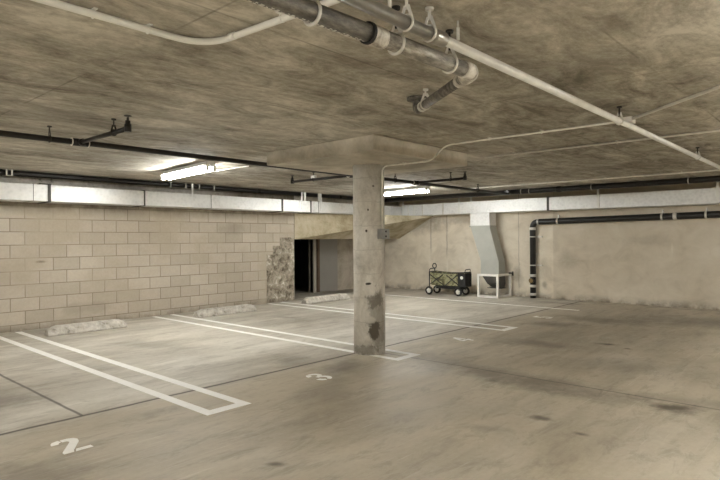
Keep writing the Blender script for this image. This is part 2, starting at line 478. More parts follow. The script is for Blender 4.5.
# ------------------------------------------------------------------ mesh helpers
class MB:
    """collects shapes given in world coordinates; build() links them as ONE mesh object"""
    def __init__(self):
        self.v, self.f, self.sm = [], [], []

    def add(self, vs, fs, smooth=False):
        o = len(self.v)
        self.v += [Vector(p) for p in vs]
        self.f += [tuple(i + o for i in f) for f in fs]
        self.sm += [smooth] * len(fs)
        return self

    def box(self, x0, x1, y0, y1, z0, z1):
        return self.add([(x0, y0, z0), (x1, y0, z0), (x1, y1, z0), (x0, y1, z0), (x0, y0, z1), (x1, y0, z1), (x1, y1, z1), (x0, y1, z1)],
                        [(0, 3, 2, 1), (4, 5, 6, 7), (0, 1, 5, 4), (1, 2, 6, 5), (2, 3, 7, 6), (3, 0, 4, 7)])

    def bar(self, a, b, w, h, up=(0, 0, 1)):
        a, b = Vector(a), Vector(b)
        d = (b - a).normalized()
        u = Vector(up)
        if abs(d.dot(u)) > 0.95:
            u = Vector((1, 0, 0))
        s = d.cross(u).normalized() * w / 2
        t = s.cross(d).normalized() * h / 2
        vs = [p + q for p in (a, b) for q in (-s - t, s - t, s + t, -s + t)]
        return self.add(vs, [(0, 3, 2, 1), (4, 5, 6, 7), (0, 1, 5, 4), (1, 2, 6, 5), (2, 3, 7, 6), (3, 0, 4, 7)])

    def tube(self, pts, r, n=14, caps=True, closed=False):
        pts = [Vector(p) for p in pts]
        k = len(pts)
        rs = r if isinstance(r, (list, tuple)) else [r] * k
        prev = None
        rings = []
        for i, p in enumerate(pts):
            if closed:
                d = (pts[(i + 1) % k] - pts[i - 1]).normalized()
            else:
                d = (pts[min(i + 1, k - 1)] - pts[max(i - 1, 0)]).normalized()
            if prev is None:
                u = Vector((0, 0, 1)) if abs(d.z) < 0.9 else Vector((1, 0, 0))
                a = d.cross(u).normalized()
            else:
                a = (prev - d * prev.dot(d)).normalized()
            prev = a
            b = d.cross(a)
            rings.append([p + (a * math.cos(2 * PI * j / n) + b * math.sin(2 * PI * j / n)) * rs[i] for j in range(n)])
        vs = [q for ring in rings for q in ring]
        fs = []
        for i in range(k if closed else k - 1):
            i2 = (i + 1) % k
            for j in range(n):
                fs.append((i * n + j, i * n + (j + 1) % n, i2 * n + (j + 1) % n, i2 * n + j))
        self.add(vs, fs, True)
        if caps and not closed:
            o = len(self.v) - len(vs)
            self.f += [tuple(o + j for j in reversed(range(n))), tuple(o + (k - 1) * n + j for j in range(n))]
            self.sm += [False, False]
        return self

    def ring(self, c, axis, r, t, n=22):
        c, d = Vector(c), Vector(axis).normalized()
        u = Vector((0, 0, 1)) if abs(d.z) < 0.9 else Vector((1, 0, 0))
        a = d.cross(u).normalized()
        b = d.cross(a)
        return self.tube([c + (a * math.cos(2 * PI * i / n) + b * math.sin(2 * PI * i / n)) * r for i in range(n)], t, 6, closed=True)

    def prism(self, poly, z0, z1):
        n = len(poly)
        vs = [(p[0], p[1], z0) for p in poly] + [(p[0], p[1], z1) for p in poly]
        fs = [tuple(reversed(range(n))), tuple(range(n, 2 * n))] + [(i, (i + 1) % n, n + (i + 1) % n, n + i) for i in range(n)]
        return self.add(vs, fs)

    def loft(self, sections):
        n = len(sections[0])
        vs = [p for s in sections for p in s]
        fs = [tuple(reversed(range(n))), tuple((len(sections) - 1) * n + j for j in range(n))]
        for i in range(len(sections) - 1):
            fs += [(i * n + j, i * n + (j + 1) % n, (i + 1) * n + (j + 1) % n, (i + 1) * n + j) for j in range(n)]
        return self.add(vs, fs)

    def build(self, name, mat, parent=None, bevel=0.0, bseg=2):
        org = world_loc(parent) if parent else Vector((0, 0, 0))
        me = bpy.data.meshes.new(name)
        me.from_pydata([v - org for v in self.v], [], self.f)
        me.polygons.foreach_set('use_smooth', self.sm)
        bm = bmesh.new()
        bm.from_mesh(me)
        bmesh.ops.recalc_face_normals(bm, faces=bm.faces)
        bm.to_mesh(me)
        bm.free()
        me.materials.append(mat)
        o = bpy.data.objects.new(name, me)
        C.objects.link(o)
        if parent:
            o.parent = parent
        if bevel:
            md = o.modifiers.new('bevel', 'BEVEL')
            md.width = bevel
            md.segments = bseg
            md.limit_method = 'ANGLE'
        return o


def world_loc(o):
    v = Vector((0, 0, 0))
    while o is not None:
        v += o.location
        o = o.parent
    return v


def tag(o, label, cat, group=None, kind=None):
    o['label'] = label
    o['category'] = cat
    if group:
        o['group'] = group
    if kind:
        o['kind'] = kind
    return o


def thing(name, label, cat, loc, group=None):
    o = bpy.data.objects.new(name, None)
    o.empty_display_size = 0.1
    C.objects.link(o)
    o.location = loc
    return tag(o, label, cat, group, 'thing')


def struct(o, label=None, cat=None):
    o['kind'] = 'structure'
    if label:
        o['label'] = label
    if cat:
        o['category'] = cat
    return o


def copy_tree(o, parent=None):
    c = o.copy()
    C.objects.link(c)
    if parent:
        c.parent = parent
    for ch in list(o.children):
        copy_tree(ch, c)
    return c


def rounded(pts, r, n=6):
    """polyline with its inner corners rounded"""
    pts = [Vector(p) for p in pts]
    out = [pts[0]]
    for i in range(1, len(pts) - 1):
        a, p, b = pts[i - 1], pts[i], pts[i + 1]
        ra = min(r, (a - p).length * 0.49, (b - p).length * 0.49)
        s, e = p + (a - p).normalized() * ra, p + (b - p).normalized() * ra
        for k in range(n + 1):
            u = k / n
            out.append(s * (1 - u) ** 2 + p * 2 * u * (1 - u) + e * u ** 2)
    return out + [pts[-1]]


# ------------------------------------------------------------------ the setting
struct(MB().box(-13.5, XR, YF, YB + 0.3, -0.2, 0).build('floor', M['floor']), 'worn stained concrete garage floor slab', 'floor')
struct(MB().box(-13.5, XR, YF, YB + 0.3, ZC, ZC + 0.25).build('ceiling', M['ceiling']), 'bare board marked concrete ceiling slab', 'ceiling')
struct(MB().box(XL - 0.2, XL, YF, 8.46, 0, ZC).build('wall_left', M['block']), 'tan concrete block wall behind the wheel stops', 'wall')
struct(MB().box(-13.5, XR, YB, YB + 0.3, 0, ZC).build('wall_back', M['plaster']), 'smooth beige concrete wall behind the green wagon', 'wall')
struct(MB().box(XR, XR + 0.2, YF, YB, 0, ZC).build('wall_right', M['plaster']), 'plain concrete wall out of view on the right', 'wall')
struct(MB().box(-13.5, XR, YF - 0.2, YF, 0, ZC).build('wall_front', M['plaster']), 'plain concrete wall behind the viewer', 'wall')
# band of wall above the recess, in line with the block wall
struct(MB().box(XL - 0.2, XL, 8.46, YB, 1.98, ZC).build('wall_over_recess', M['panel']), 'grey concrete band above the duct over the recess', 'wall')
# wall at the back of the recess, with a dark doorway in it
XW = -10.6
rw = MB().box(XW - 0.15, XW, 9.92, YB, 0, ZC)
rw.box(XW - 0.15, XW, 8.0, 9.92, 2.05, ZC)
rw.box(XW - 0.15, XW, 8.0, 8.6, 0, 2.05)
rw.box(XW, XL - 0.2, 8.26, 8.46, 0, ZC)
struct(rw.build('wall_recess', M['recess']), 'dim plastered wall inside the recess', 'wall')
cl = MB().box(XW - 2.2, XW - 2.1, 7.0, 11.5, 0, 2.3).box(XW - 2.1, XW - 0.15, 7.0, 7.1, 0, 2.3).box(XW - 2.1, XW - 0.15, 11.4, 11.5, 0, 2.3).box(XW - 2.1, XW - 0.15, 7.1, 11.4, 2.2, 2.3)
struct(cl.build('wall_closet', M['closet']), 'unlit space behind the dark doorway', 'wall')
jm = MB().box(XW - 0.1, XW + 0.03, 9.92, 10.02, 0, 2.08).box(XW - 0.1, XW + 0.03, 8.5, 10.02, 2.05, 2.12).box(XW - 0.1, XW + 0.03, 8.5, 8.6, 0, 2.05)
struct(jm.build('trim_1', M['jamb_white'], bevel=0.006), 'pale jamb beside the dark doorway', 'door frame')
dr = thing('door_1', 'flat grey door leaf folded back beside the dark doorway in the recess', 'door', (XW, 10.08, 0))
dr['kind'] = 'structure'
MB().box(XW + 0.005, XW + 0.05, 10.12, 10.78, 0.01, 2.03).build('door_panel', M['door_grey'], dr, 0.003)
MB().box(XW + 0.002, XW + 0.055, 10.045, 10.12, 0.01, 2.03).build('door_edge', M['jamb_brown'], dr, 0.003)

# sloping slab of the ramp: its underside climbs to the right, its front edge runs obliquely to the rear wall
A, B, Cc = (-9.645, 8.465, 1.377), (-8.498, 12.298, 1.951), (-9.645, 12.298, 1.377)
top = 1.968
ramp = MB().add([A, B, Cc, (A[0], A[1], top), (B[0], B[1], top), (Cc[0], Cc[1], top)],
                [(0, 2, 1), (3, 4, 5), (0, 1, 4, 3), (1, 2, 5, 4), (2, 0, 3, 5)]).build('ramp_beam', M['beam'])
struct(ramp, 'stained concrete beam with a sloping underside over the dark recess', 'beam')

# ------------------------------------------------------------------ column
CX, CY_, CR = -4.49, 5.135, 0.19
col = thing('concrete_column', 'round concrete column with square drop panel and scraped foot', 'column', (CX, CY_, 0))
n = 64
sh = MB().tube([(CX, CY_, 0.0), (CX, CY_, 1.1), (CX, CY_, 2.262)], CR, n)
sh.build('shaft', M['shaft'], col)
MB().box(-5.33, -3.645, 4.245, 6.02, 2.262, ZT).build('drop_panel', M['panel'], col, 0.008)

# ------------------------------------------------------------------ floor markings
T = 0.0025


def bay_line(y0, y1, x1, label, w=0.085, x0=-9.55, xs=None):
    m = MB()
    m.box(x0, x1, y0, y0 + w, 0, T).box(x0, x1, y1 - w, y1, 0, T).box(x1 - 0.10, x1, y0 + w, y1 - w, 0, T)
    tag(m.build('bay_line', M['paint']), label, 'floor marking', 'double bay lines', 'thing')


bay_line(2.46, 2.885, -3.845, 'white double bay line with closed end between numerals 2 and 3')
# this one runs into the column: the near stripe stops at the shaft and goes on beyond it
cut = [(math.sqrt(0.1945 ** 2 - (yy - CY_) ** 2), yy) for yy in (4.985, 5.01, 5.035, 5.07)]
m = MB().prism([(-9.55, 4.985)] + [(CX - d, yy) for d, yy in cut] + [(-9.55, 5.07)], 0, T)
m.prism([(-3.935, 5.07)] + [(CX + d, yy) for d, yy in reversed(cut)] + [(-3.935, 4.985)], 0, T)
m.box(-9.55, -3.935, 5.335, 5.42, 0, T).box(-4.035, -3.935, 5.07, 5.335, 0, T)
tag(m.build('bay_line', M['paint']), 'white double bay line running into the foot of the round column', 'floor marking', 'double bay lines', 'thing')
bay_line(7.60, 8.03, -3.99, 'white double bay line ending between the numerals 4 and 5 behind the column')
tag(MB().box(-9.0, -4.05, 10.60, 10.69, 0, T).build('bay_line', M['paint']), 'single white bay line in front of the wagon and rear wall', 'floor marking', None, 'thing')


def numeral(strokes, u0, xb, h, w, label):
    """strokes: polygons in a unit box, u along +y, v (up the digit) along -x"""
    m = MB()
    for poly in strokes:
        m.prism([(xb - v * h, u0 + u * w) for u, v in poly], 0, T)
    tag(m.build('painted_numeral', M['paint']), label, 'painted number', 'bay numerals', 'thing')


def arc(cx, cy, rx, ry, a0, a1, t, n=8):
    o = [(cx + rx * math.cos(math.radians(a0 + (a1 - a0) * i / n)), cy + ry * math.sin(math.radians(a0 + (a1 - a0) * i / n))) for i in range(n + 1)]
    q = [(cx + (rx - t[0]) * math.cos(math.radians(a1 + (a0 - a1) * i / n)), cy + (ry - t[1]) * math.sin(math.radians(a1 + (a0 - a1) * i / n))) for i in range(n + 1)]
    return o + q


NUM2 = [[(0.03, 0.76), (0.07, 0.88), (0.16, 0.96), (0.38, 1.01), (0.43, 0.87), (0.34, 0.84), (0.28, 0.76)],
        [(0.46, 1.0), (0.72, 1.0), (0.90, 0.94), (0.98, 0.82), (0.92, 0.64), (0.44, 0.12), (0.38, 0.0), (0.04, 0.0), (0.06, 0.12), (0.60, 0.68), (0.66, 0.77), (0.60, 0.84), (0.46, 0.85)],
        [(0.44, 0.0), (1.04, 0.0), (1.04, 0.15), (0.53, 0.15)]]
NUM3 = [arc(0.5, 0.72, 0.46, 0.28, 185, 120, (0.25, 0.14)), arc(0.5, 0.74, 0.44, 0.26, 105, -70, (0.25, 0.14)),
        arc(0.5, 0.28, 0.48, 0.29, 75, -75, (0.26, 0.14)), arc(0.5, 0.28, 0.48, 0.28, 255, 178, (0.26, 0.14)), [(0.38, 0.44), (0.66, 0.44), (0.66, 0.57), (0.38, 0.57)]]
NUM4 = [[(0.60, 1.0), (0.86, 1.0), (0.86, 0.42), (0.62, 0.42), (0.62, 0.74), (0.30, 0.40), (0.02, 0.40)],
        [(0.0, 0.22), (0.56, 0.22), (0.56, 0.36), (0.0, 0.36)], [(0.62, 0.0), (0.86, 0.0), (0.86, 0.36), (1.0, 0.36), (1.0, 0.22), (0.86, 0.22)]]
NUM4[2] = [(0.62, 0.0), (0.86, 0.0), (0.86, 0.22), (1.0, 0.22), (1.0, 0.36), (0.62, 0.36)]
NUM5 = [[(0.10, 1.0), (0.92, 1.0), (0.92, 0.85), (0.34, 0.85), (0.34, 0.56), (0.10, 0.56)],
        arc(0.46, 0.32, 0.50, 0.32, 110, -60, (0.26, 0.15)), arc(0.46, 0.30, 0.46, 0.30, 255, 185, (0.25, 0.15))]
numeral(NUM2, 1.395, -3.845, 0.285, 0.185, 'white stencilled numeral 2 on the floor')
numeral(NUM3, 3.79, -3.93, 0.29, 0.19, 'white stencilled numeral 3 on the floor')
numeral(NUM4, 6.50, -3.95, 0.31, 0.19, 'white stencilled numeral 4 on the floor')
numeral(NUM5, 9.24, -4.00, 0.33, 0.20, 'white stencilled numeral 5 on the floor')


# ------------------------------------------------------------------ wheel stops
def wheel_stop(y0, y1, x1, label, rot=0.0):
    d, h = 0.24, 0.135
    cy = (y0 + y1) / 2
    L = (y1 - y0) / 2
    m = MB()
    secs = []
    for yy, zt, k in ((-L, 0.085, 0.80), (-L + 0.09, h - 0.008, 0.96), (-L + 0.14, h, 1.0), (0, h, 1.0), (L - 0.14, h, 1.0), (L - 0.09, h - 0.008, 0.96), (L, 0.085, 0.80)):
        c = d / 2
        prof = [(-c * k, 0.0), (c * k, 0.0), (c * k, 0.03), (c * 0.62 * k, zt - 0.015), (c * 0.48 * k, zt), (-c * 0.48 * k, zt), (-c * 0.62 * k, zt - 0.015), (-c * k, 0.03)]
        cs, sn = math.cos(rot), math.sin(rot)
        secs.append([(x1 - c + px * cs - yy * sn, cy + px * sn + yy * cs, pz) for px, pz in prof])
    m.loft(secs)
    o = m.build('wheel_stop', M['stop'], None, 0.012)
    tag(o, label, 'wheel stop', 'concrete wheel stops', 'thing')


wheel_stop(2.99, 4.14, -8.70, 'grey-ended white concrete wheel stop nearest the front end of the block wall', -0.02)
wheel_stop(5.44, 6.72, -8.73, 'white concrete wheel stop in the bay just before the parged wall end', 0.0)
wheel_stop(8.09, 9.43, -8.80, 'white concrete wheel stop in front of the dark doorway', 0.0)

# ------------------------------------------------------------------ fluorescent lights
def light_fitting(cx, cy, rot, label):
    """strip light with two bare tubes fixed under the ceiling"""
    t = thing('strip_light', label, 'light', (cx, cy, ZT), 'strip lights on the ceiling')
    L = 0.76
    loc = Vector((cx, cy, ZT))
    MB().box(cx - L, cx + L, cy - 0.055, cy + 0.055, ZT - 0.055, ZT).build('housing', M['housing'], t, 0.006)
    MB().loft([[(cx + s * L, cy - 0.105, ZT - 0.062), (cx + s * L, cy + 0.105, ZT - 0.062), (cx + s * L, cy + 0.02, ZT - 0.075), (cx + s * L, cy - 0.02, ZT - 0.075)] for s in (-0.97, 0.97)]).build('reflector', M['housing'], t)
    for sy in (-0.048, 0.048):
        MB().tube([(cx - L + 0.02, cy + sy, ZT - 0.105), (cx + L - 0.02, cy + sy, ZT - 0.105)], 0.016, 12).build('tube', M['tube'], t)
        for sx in (-1, 1):
            MB().box(cx + sx * (L - 0.01) - 0.014, cx + sx * (L - 0.01) + 0.014, cy + sy - 0.018, cy + sy + 0.018, ZT - 0.130, ZT - 0.056).build('lampholder', M['housing'], t, 0.004)
    t.rotation_euler.z = rot
    return t


light_fitting(-7.19, 4.29, -0.12, 'lit strip light above the block wall and its duct')
light_fitting(-7.2, 9.24, -0.12, 'lit strip light half hidden behind the column')
light_fitting(0.85, 3.55, -0.12, 'lit strip light fed by the conduit beyond the right frame edge')
light_fitting(-6.6, -1.2, -0.12, 'lit strip light on the ceiling beyond the left frame edge')
light_fitting(0.9, 8.9, -0.12, 'lit strip light near the rear wall beyond the right frame edge')
light_fitting(1.2, -1.6, -0.12, 'lit strip light behind the viewer')
light_fitting(3.9, 1.2, -0.12, 'added unseen strip light far to the right of the viewer')  # out of view, added to brighten the right-hand floor
light_fitting(0.1, -4.0, -0.12, 'added unseen strip light furthest behind the viewer')  # out of view, added as even fill from behind
light_fitting(4.0, 7.2, -0.12, 'added unseen strip light at the far right end of the rear wall')  # out of view, added to lift the rear wall
light_fitting(-3.9, -2.3, -0.12, 'added unseen strip light behind the viewer towards the block wall')  # out of view, added to brighten the near floor and column front


# ------------------------------------------------------------------ pipes
def hanger(parent, p, axis, r, mat=None, rod=0.006, dark_rod=True, name='hanger', t=0.006):
    """clevis: a ring round the pipe and a rod up to the ceiling"""
    p = Vector(p)
    h = bpy.data.objects.new(name, None)
    m = MB().ring(p, axis, r + t * 0.7, t)
    d = Vector(axis).normalized()
    s = d.cross(Vector((0, 0, 1))).normalized()
    for k in (-1, 1):
        m.bar(p + s * k * (r + t) * 0.8 + Vector((0, 0, r * 0.6)), p + Vector((0, 0, r + 0.045)) + s * k * 0.008, 0.014, 0.004, d)
    o = m.build(name, mat or M['band'], parent)
    m = MB().tube([p + Vector((0, 0, r + 0.03)), (p.x, p.y, ZT)], rod, 8)
    m.tube([(p.x, p.y, ZT - 0.012), (p.x, p.y, ZT)], 0.02, 10)
    q = m.build('rod', M['dark_metal'] if dark_rod else (mat or M['band']), None)
    q.parent = o
    q.data.transform(Matrix.Translation(-world_loc(o)))
    return o


def coupling(parent, a, axis, r, L=0.07, mat=None, name='coupling'):
    a, d = Vector(a), Vector(axis).normalized()
    return MB().tube([a - d * L / 2, a - d * L / 2.6, a + d * L / 2.6, a + d * L / 2], [r * 1.05, r * 1.14, r * 1.14, r * 1.05], 18).build(name, mat or M['band'], parent)


def sprinkler(parent, p, up=True):
    p = Vector(p)
    s = 1 if up else -1
    m = MB().tube([p, p + Vector((0, 0, s * 0.045))], 0.020, 12)
    m.tube([p + Vector((0, 0, s * 0.045)), p + Vector((0, 0, s * 0.07))], 0.010, 10)
    m.tube([p + Vector((0, 0, s * 0.082)), p + Vector((0, 0, s * 0.086))], 0.030, 14)
    m.bar(p + Vector((0.012, 0, s * 0.045)), p + Vector((0.012, 0, s * 0.083)), 0.004, 0.004)
    m.bar(p + Vector((-0.012, 0, s * 0.045)), p + Vector((-0.012, 0, s * 0.083)), 0.004, 0.004)
    return m.build('sprinkler_head', M['dark_metal'], parent)


# black sprinkler pipe down the middle of the garage, with its branches
P1 = [(-5.5, YF + 0.0, 2.30), (-5.5, 4.5, 2.30), (-5.62, 9.5, 2.305), (-5.66, 10.90, 2.31)]
sp = thing('sprinkler_pipe', 'black sprinkler pipe crossing the ceiling past the column drop panel', 'pipe', (-5.5, 0, 2.30))
R1 = 0.027
MB().tube(P1, R1, 16).build('pipe', M['black_pipe'], sp)
for by, bx, zz in ((2.165, -4.53, 2.30), (7.55, -4.62, 2.303), (6.0, -6.88, 2.302)):
    x0 = -5.5 if by < 5 else -5.57
    s = 1 if bx > x0 else -1
    b = MB().tube([(x0, by, zz), (bx, by, zz)], 0.020, 14)
    b.build('branch_pipe', M['black_pipe'], sp)
    m = MB().tube([(x0, by - 0.07, zz), (x0, by + 0.07, zz)], 0.036, 16).tube([(x0, by, zz), (x0 + s * 0.07, by, zz)], 0.030, 14)
    m.build('tee_fitting', M['black_pipe'], sp)
    MB().tube([(bx, by, zz - 0.028), (bx, by, zz + 0.035)], 0.028, 14).build('end_fitting', M['black_pipe'], sp)
    sprinkler(sp, (bx, by, zz + 0.02), True)
    hx = bx - s * (0.26 if s > 0 else 0.5)
    hanger(sp, (hx, by, zz), (1, 0, 0), 0.020, M['dark_metal'], name='branch_hanger')
    for k in (-0.075, 0.075):
        MB().ring((x0, by + k, zz), (0, 1, 0), R1 + 0.006, 0.006).build('fitting_band', M['emt'], sp)
for y in (1.9, 7.0, 9.6, -1.5):
    hanger(sp, (-5.5 if y < 5 else -5.56 - 0.012 * (y - 7), y, 2.303), (0, 1, 0), R1, M['dark_metal'])
tg = MB().box(-6.42, -6.34, 5.975, 6.025, 2.325, 2.365)
tg.build('pipe_tag', M['housing'], sp, 0.004)['label'] = 'small white fitting'

# black sprinkler main along the block wall
sl = thing('sprinkler_main', 'glossy black sprinkler main running above the duct along the block wall', 'pipe', (-9.3, 0, 2.375))
XM, ZM, RM = -9.3, 2.373, 0.040
MB().tube([(XM, YF + 0.01, ZM), (XM, 11.0, ZM)], RM, 18).build('pipe', M['black_pipe'], sl)
for y in (2.56, -1.0):
    hanger(sl, (XM, y, ZM - 0.004), (0, 1, 0), RM, M['dark_metal'])
    m = MB().bar((XM + 0.07, y + 0.05, ZM - 0.05), (XM + 0.07, y + 0.05, ZT), 0.02, 0.008).bar((XM + 0.07, y + 0.12, ZM - 0.05), (XM + 0.07, y + 0.12, ZT), 0.02, 0.008)
    m.bar((XM + 0.07, y + 0.05, ZM - 0.045), (XM + 0.07, y + 0.12, ZM - 0.045), 0.02, 0.008)
    m.build('pipe_clip', M['emt'], sl)
for y in (5.2, 5.5, 5.78, 6.1):
    m = MB().ring((XM, y, ZM), (0, 1, 0), RM + 0.002, 0.004)
    m.box(XM + 0.045, XM + 0.060, y - 0.008, y + 0.008, ZM - 0.06, ZT)
    m.build('pipe_clip', M['band'], sl)
for y in (8.42, 8.86):
    m = MB().ring((XM, y, ZM), (0, 1, 0), RM + 0.002, 0.004)
    m.box(XM + 0.045, XM + 0.065, y - 0.03, y + 0.03, 2.235, ZT)
    m.build('pipe_clip', M['housing'], sl)
for y in (3.3, 7.2, 9.6):
    coupling(sl, (XM, y, ZM), (0, 1, 0), RM - 0.004, 0.09, M['black_pipe'])

# black sprinkler main along the rear wall
sb = thing('sprinkler_main', 'black sprinkler main with white hangers above the duct on the rear wall', 'pipe', (-2.0, 11.07, 2.35))
MB().tube([(-9.25, 11.07, 2.352), (XR - 0.01, 11.07, 2.352)], 0.052, 18).build('pipe', M['black_pipe'], sb)
for x in (-5.40, -5.22, -3.95, -2.30, 0.2):
    hanger(sb, (x, 11.07, 2.352), (1, 0, 0), 0.052, M['band'], dark_rod=False, t=0.009)
MB().tube([(-5.66, 10.905, 2.345), (-5.66, 11.07, 2.352)], 0.045, 14).build('tee_fitting', M['black_pipe'], sb)
for x in (-4.6, -1.2):
    coupling(sb, (x, 11.07, 2.352), (1, 0, 0), 0.053, 0.1, M['black_pipe'])

# silver steel pipe
XS = -1.465
ss = thing('steel_pipe', 'long silver steel pipe hung diagonally across the view under the ceiling', 'pipe', (XS, 2, 2.30))
MB().tube([(XS, YF, 2.30), (XS, 2.14, 2.30)], 0.029, 20).build('wide_pipe', M['dull_steel'], ss)
MB().tube([(XS, 2.10, 2.303), (XS, 10.9, 2.303)], 0.0235, 20).build('narrow_pipe', M['silver'], ss)
coupling(ss, (XS, 2.17, 2.301), (0, 1, 0), 0.030, 0.09, M['dull_steel'])
for y, r in ((1.93, 0.029), (2.10, 0.031), (-0.6, 0.029), (4.72, 0.0235), (7.5, 0.0235), (10.0, 0.0235)):
    hanger(ss, (XS, y, 2.302), (0, 1, 0), r, M['band'], dark_rod=(y > 3), rod=0.007)
for y in (1.80, 2.32):
    MB().tube([(XS + 0.012, y, 2.325), (XS + 0.012, y, 2.385)], 0.008, 10).tube([(XS + 0.012, y, 2.385), (XS + 0.012, y, ZT)], 0.005, 8).build('stud', M['band'], ss)

# cast iron drain hung beside it
ir = thing('drain_pipe', 'grey cast iron drain pipe with pale couplings hung beside the silver pipe', 'pipe', (-1.59, 2, 2.25))
RI = 0.039
E1 = Vector((-1.545, 2.60, 2.25))
E2 = Vector((-2.45, 3.36, 2.325))
d1 = Vector((0.02, 1, 0)).normalized()
d2 = (E2 - E1).normalized()
MB().tube([(-1.70, YF, 2.27), (-1.62, 1.0, 2.257), (-1.57, 1.90, 2.252)], RI, 22).build('near_length', M['iron'], ir)
MB().tube([(-1.57, 1.90, 2.252), E1 - d1 * 0.06], RI, 22).build('far_length', M['iron_pale'], ir)
el = rounded([E1 - d1 * 0.09, E1, E1 + d2 * 0.10], 0.07, 8)
MB().tube(el, RI * 1.14, 22).build('elbow', M['stained_band'], ir)
MB().tube([E1 + d2 * 0.08, E2], 0.031, 20).build('branch_length', M['iron'], ir)
coupling(ir, E1 + d2 * 0.20, d2, 0.032, 0.05, M['stained_band'])
coupling(ir, E1 + d2 * 0.12, d2, 0.036, 0.05, M['stained_band'])
coupling(ir, (-1.575, 1.86, 2.252), (0, 1, 0), RI, 0.10, M['stained_band'])
MB().tube([(-1.575, 1.795, 2.252), (-1.575, 1.812, 2.252)], RI * 1.22, 22).build('rubber_sleeve', M['rubber'], ir)
hanger(ir, (-1.597, 1.50, 2.253), (0, 1, 0), RI, M['band'], dark_rod=False, t=0.008)
hanger(ir, (-1.57, 1.99, 2.252), (0, 1, 0), RI, M['band'], t=0.008)
hanger(ir, (-1.553, 2.40, 2.251), (0, 1, 0), RI, M['band'], t=0.007)
end = rounded([E2 - d2 * 0.12, E2 + d2 * 0.03, (E2.x + d2.x * 0.03, E2.y + d2.y * 0.03, ZT)], 0.06, 8)
MB().tube(end, 0.034, 18).build('end_elbow', M['iron'], ir)
coupling(ir, E2 - d2 * 0.13, d2, 0.032, 0.04, M['band'])
fx, fy = E2.x + d2.x * 0.03, E2.y + d2.y * 0.03
MB().tube([(fx, fy, ZT - 0.020), (fx, fy, ZT)], 0.075, 22).build('ceiling_flange', M['iron'], ir)
hanger(ir, E2 - d2 * 0.22, d2, 0.031, M['band'], dark_rod=False, t=0.006)
# faded maker's print along the barrel: too worn to read, only dashes are left
pm = MB()
y = 1.14
k = 0
while y < 1.80:
    L = (0.010, 0.016, 0.007, 0.013)[k % 4]
    u = (y - 1.0) / 0.9
    xx, zz = -1.62 + 0.05 * u, 2.257 - 0.005 * u
    for a in (-0.30, -0.12, 0.06):
        c0 = Vector((xx + math.sin(a) * RI * 1.01, y, zz - math.cos(a) * RI * 1.01))
        if (k + int(a * 10)) % 3:
            pm.bar(c0, c0 + Vector((0.0006 * 0, L, 0)), 0.004, 0.003)
    y += L + 0.012
    k += 1
pm.build('worn_print', M['band'], ir)

# white conduit with a bend, top of the view
wc = thing('bent_conduit', 'white plastic conduit turning a wide corner on the ceiling', 'conduit', (-2.57, 1.6, 2.40))
zc1 = ZT - 0.022
cp = rounded([(-2.60, YF, zc1), (-2.585, 1.66, zc1), (-1.62, 1.72, zc1), (-1.50, 1.72, zc1)], 0.20, 10)
MB().tube(cp, 0.0165, 14).build('conduit', M['white_conduit'], wc)
MB().tube([(-2.38, 1.668, zc1), (-2.34, 1.671, zc1)], 0.019, 14).build('coupling', M['white_conduit'], wc)
for p, ax in (((-2.59, 1.08, zc1), 0), ((-2.588, 1.34, zc1), 0), ((-2.595, -1.0, zc1), 0), ((-2.0, 1.69, zc1), 1)):
    m = MB().box(p[0] - (0.032 if ax == 0 else 0.009), p[0] + (0.032 if ax == 0 else 0.009), p[1] - (0.009 if ax == 0 else 0.032), p[1] + (0.009 if ax == 0 else 0.032), ZT - 0.005, ZT)
    m.ring(p, (0, 1, 0) if ax == 0 else (1, 0, 0), 0.018, 0.003)
    m.build('strap', M['white_conduit'], wc)

# conduit climbing the column and crossing the drop panel and ceiling to the right
cc = thing('steel_conduit', 'steel conduit climbing the column and running along the ceiling to the silver pipe', 'conduit', (CX + 0.2, CY_, 1.45))
cx_ = CX + CR + 0.021
path = rounded([(cx_, CY_, 1.494), (cx_, CY_, 2.240), (-3.61, 5.20, 2.240), (-3.44, 5.21, ZT - 0.020), (-1.58, 5.24, ZT - 0.020)], 0.10, 7)
MB().tube(path, 0.0098, 12).build('conduit', M['emt'], cc)
fy_ = 5.22
MB().box(-1.60, -1.50, 5.16, 5.27, ZT - 0.05, ZT).build('conduit_box', M['emt'], cc, 0.004)
MB().tube([(-1.52, 5.20, ZT - 0.020), (0.12, 3.72, ZT - 0.020)], 0.0125, 12).build('light_feed', M['emt'], cc)
for p, a in (((-3.98, 5.18, 2.240), 2.2605), ((-2.34, 5.228, ZT - 0.020), ZT), ((-2.9, 5.22, ZT - 0.020), ZT)):
    MB().ring(p, (1, 0, 0), 0.0135, 0.004).box(p[0] - 0.009, p[0] + 0.009, p[1] - 0.032, p[1] + 0.032, a - 0.004, a).build('strap', M['band'], cc)
MB().ring((cx_, CY_, 1.85), (0, 0, 1), 0.0135, 0.004).box(CX + CR + 0.001, CX + CR + 0.006, CY_ - 0.03, CY_ + 0.03, 1.841, 1.859).build('strap', M['band'], cc)
jb = thing('junction_box', 'small grey steel junction box on the right side of the column', 'electrical box', (CX + CR, CY_, 1.455))
MB().box(CX + CR + 0.001, CX + CR + 0.070, CY_ - 0.068, CY_ + 0.068, 1.375, 1.492).build('box_body', M['box'], jb, 0.004)
MB().box(CX + CR + 0.070, CX + CR + 0.075, CY_ - 0.071, CY_ + 0.071, 1.372, 1.495).build('cover_plate', M['box'], jb, 0.002)
for zz in (1.405, 1.462):
    MB().tube([(CX + CR + 0.072, CY_, zz), (CX + CR + 0.082, CY_, zz)], 0.012, 12).build('toggle', M['dark_metal'], jb)


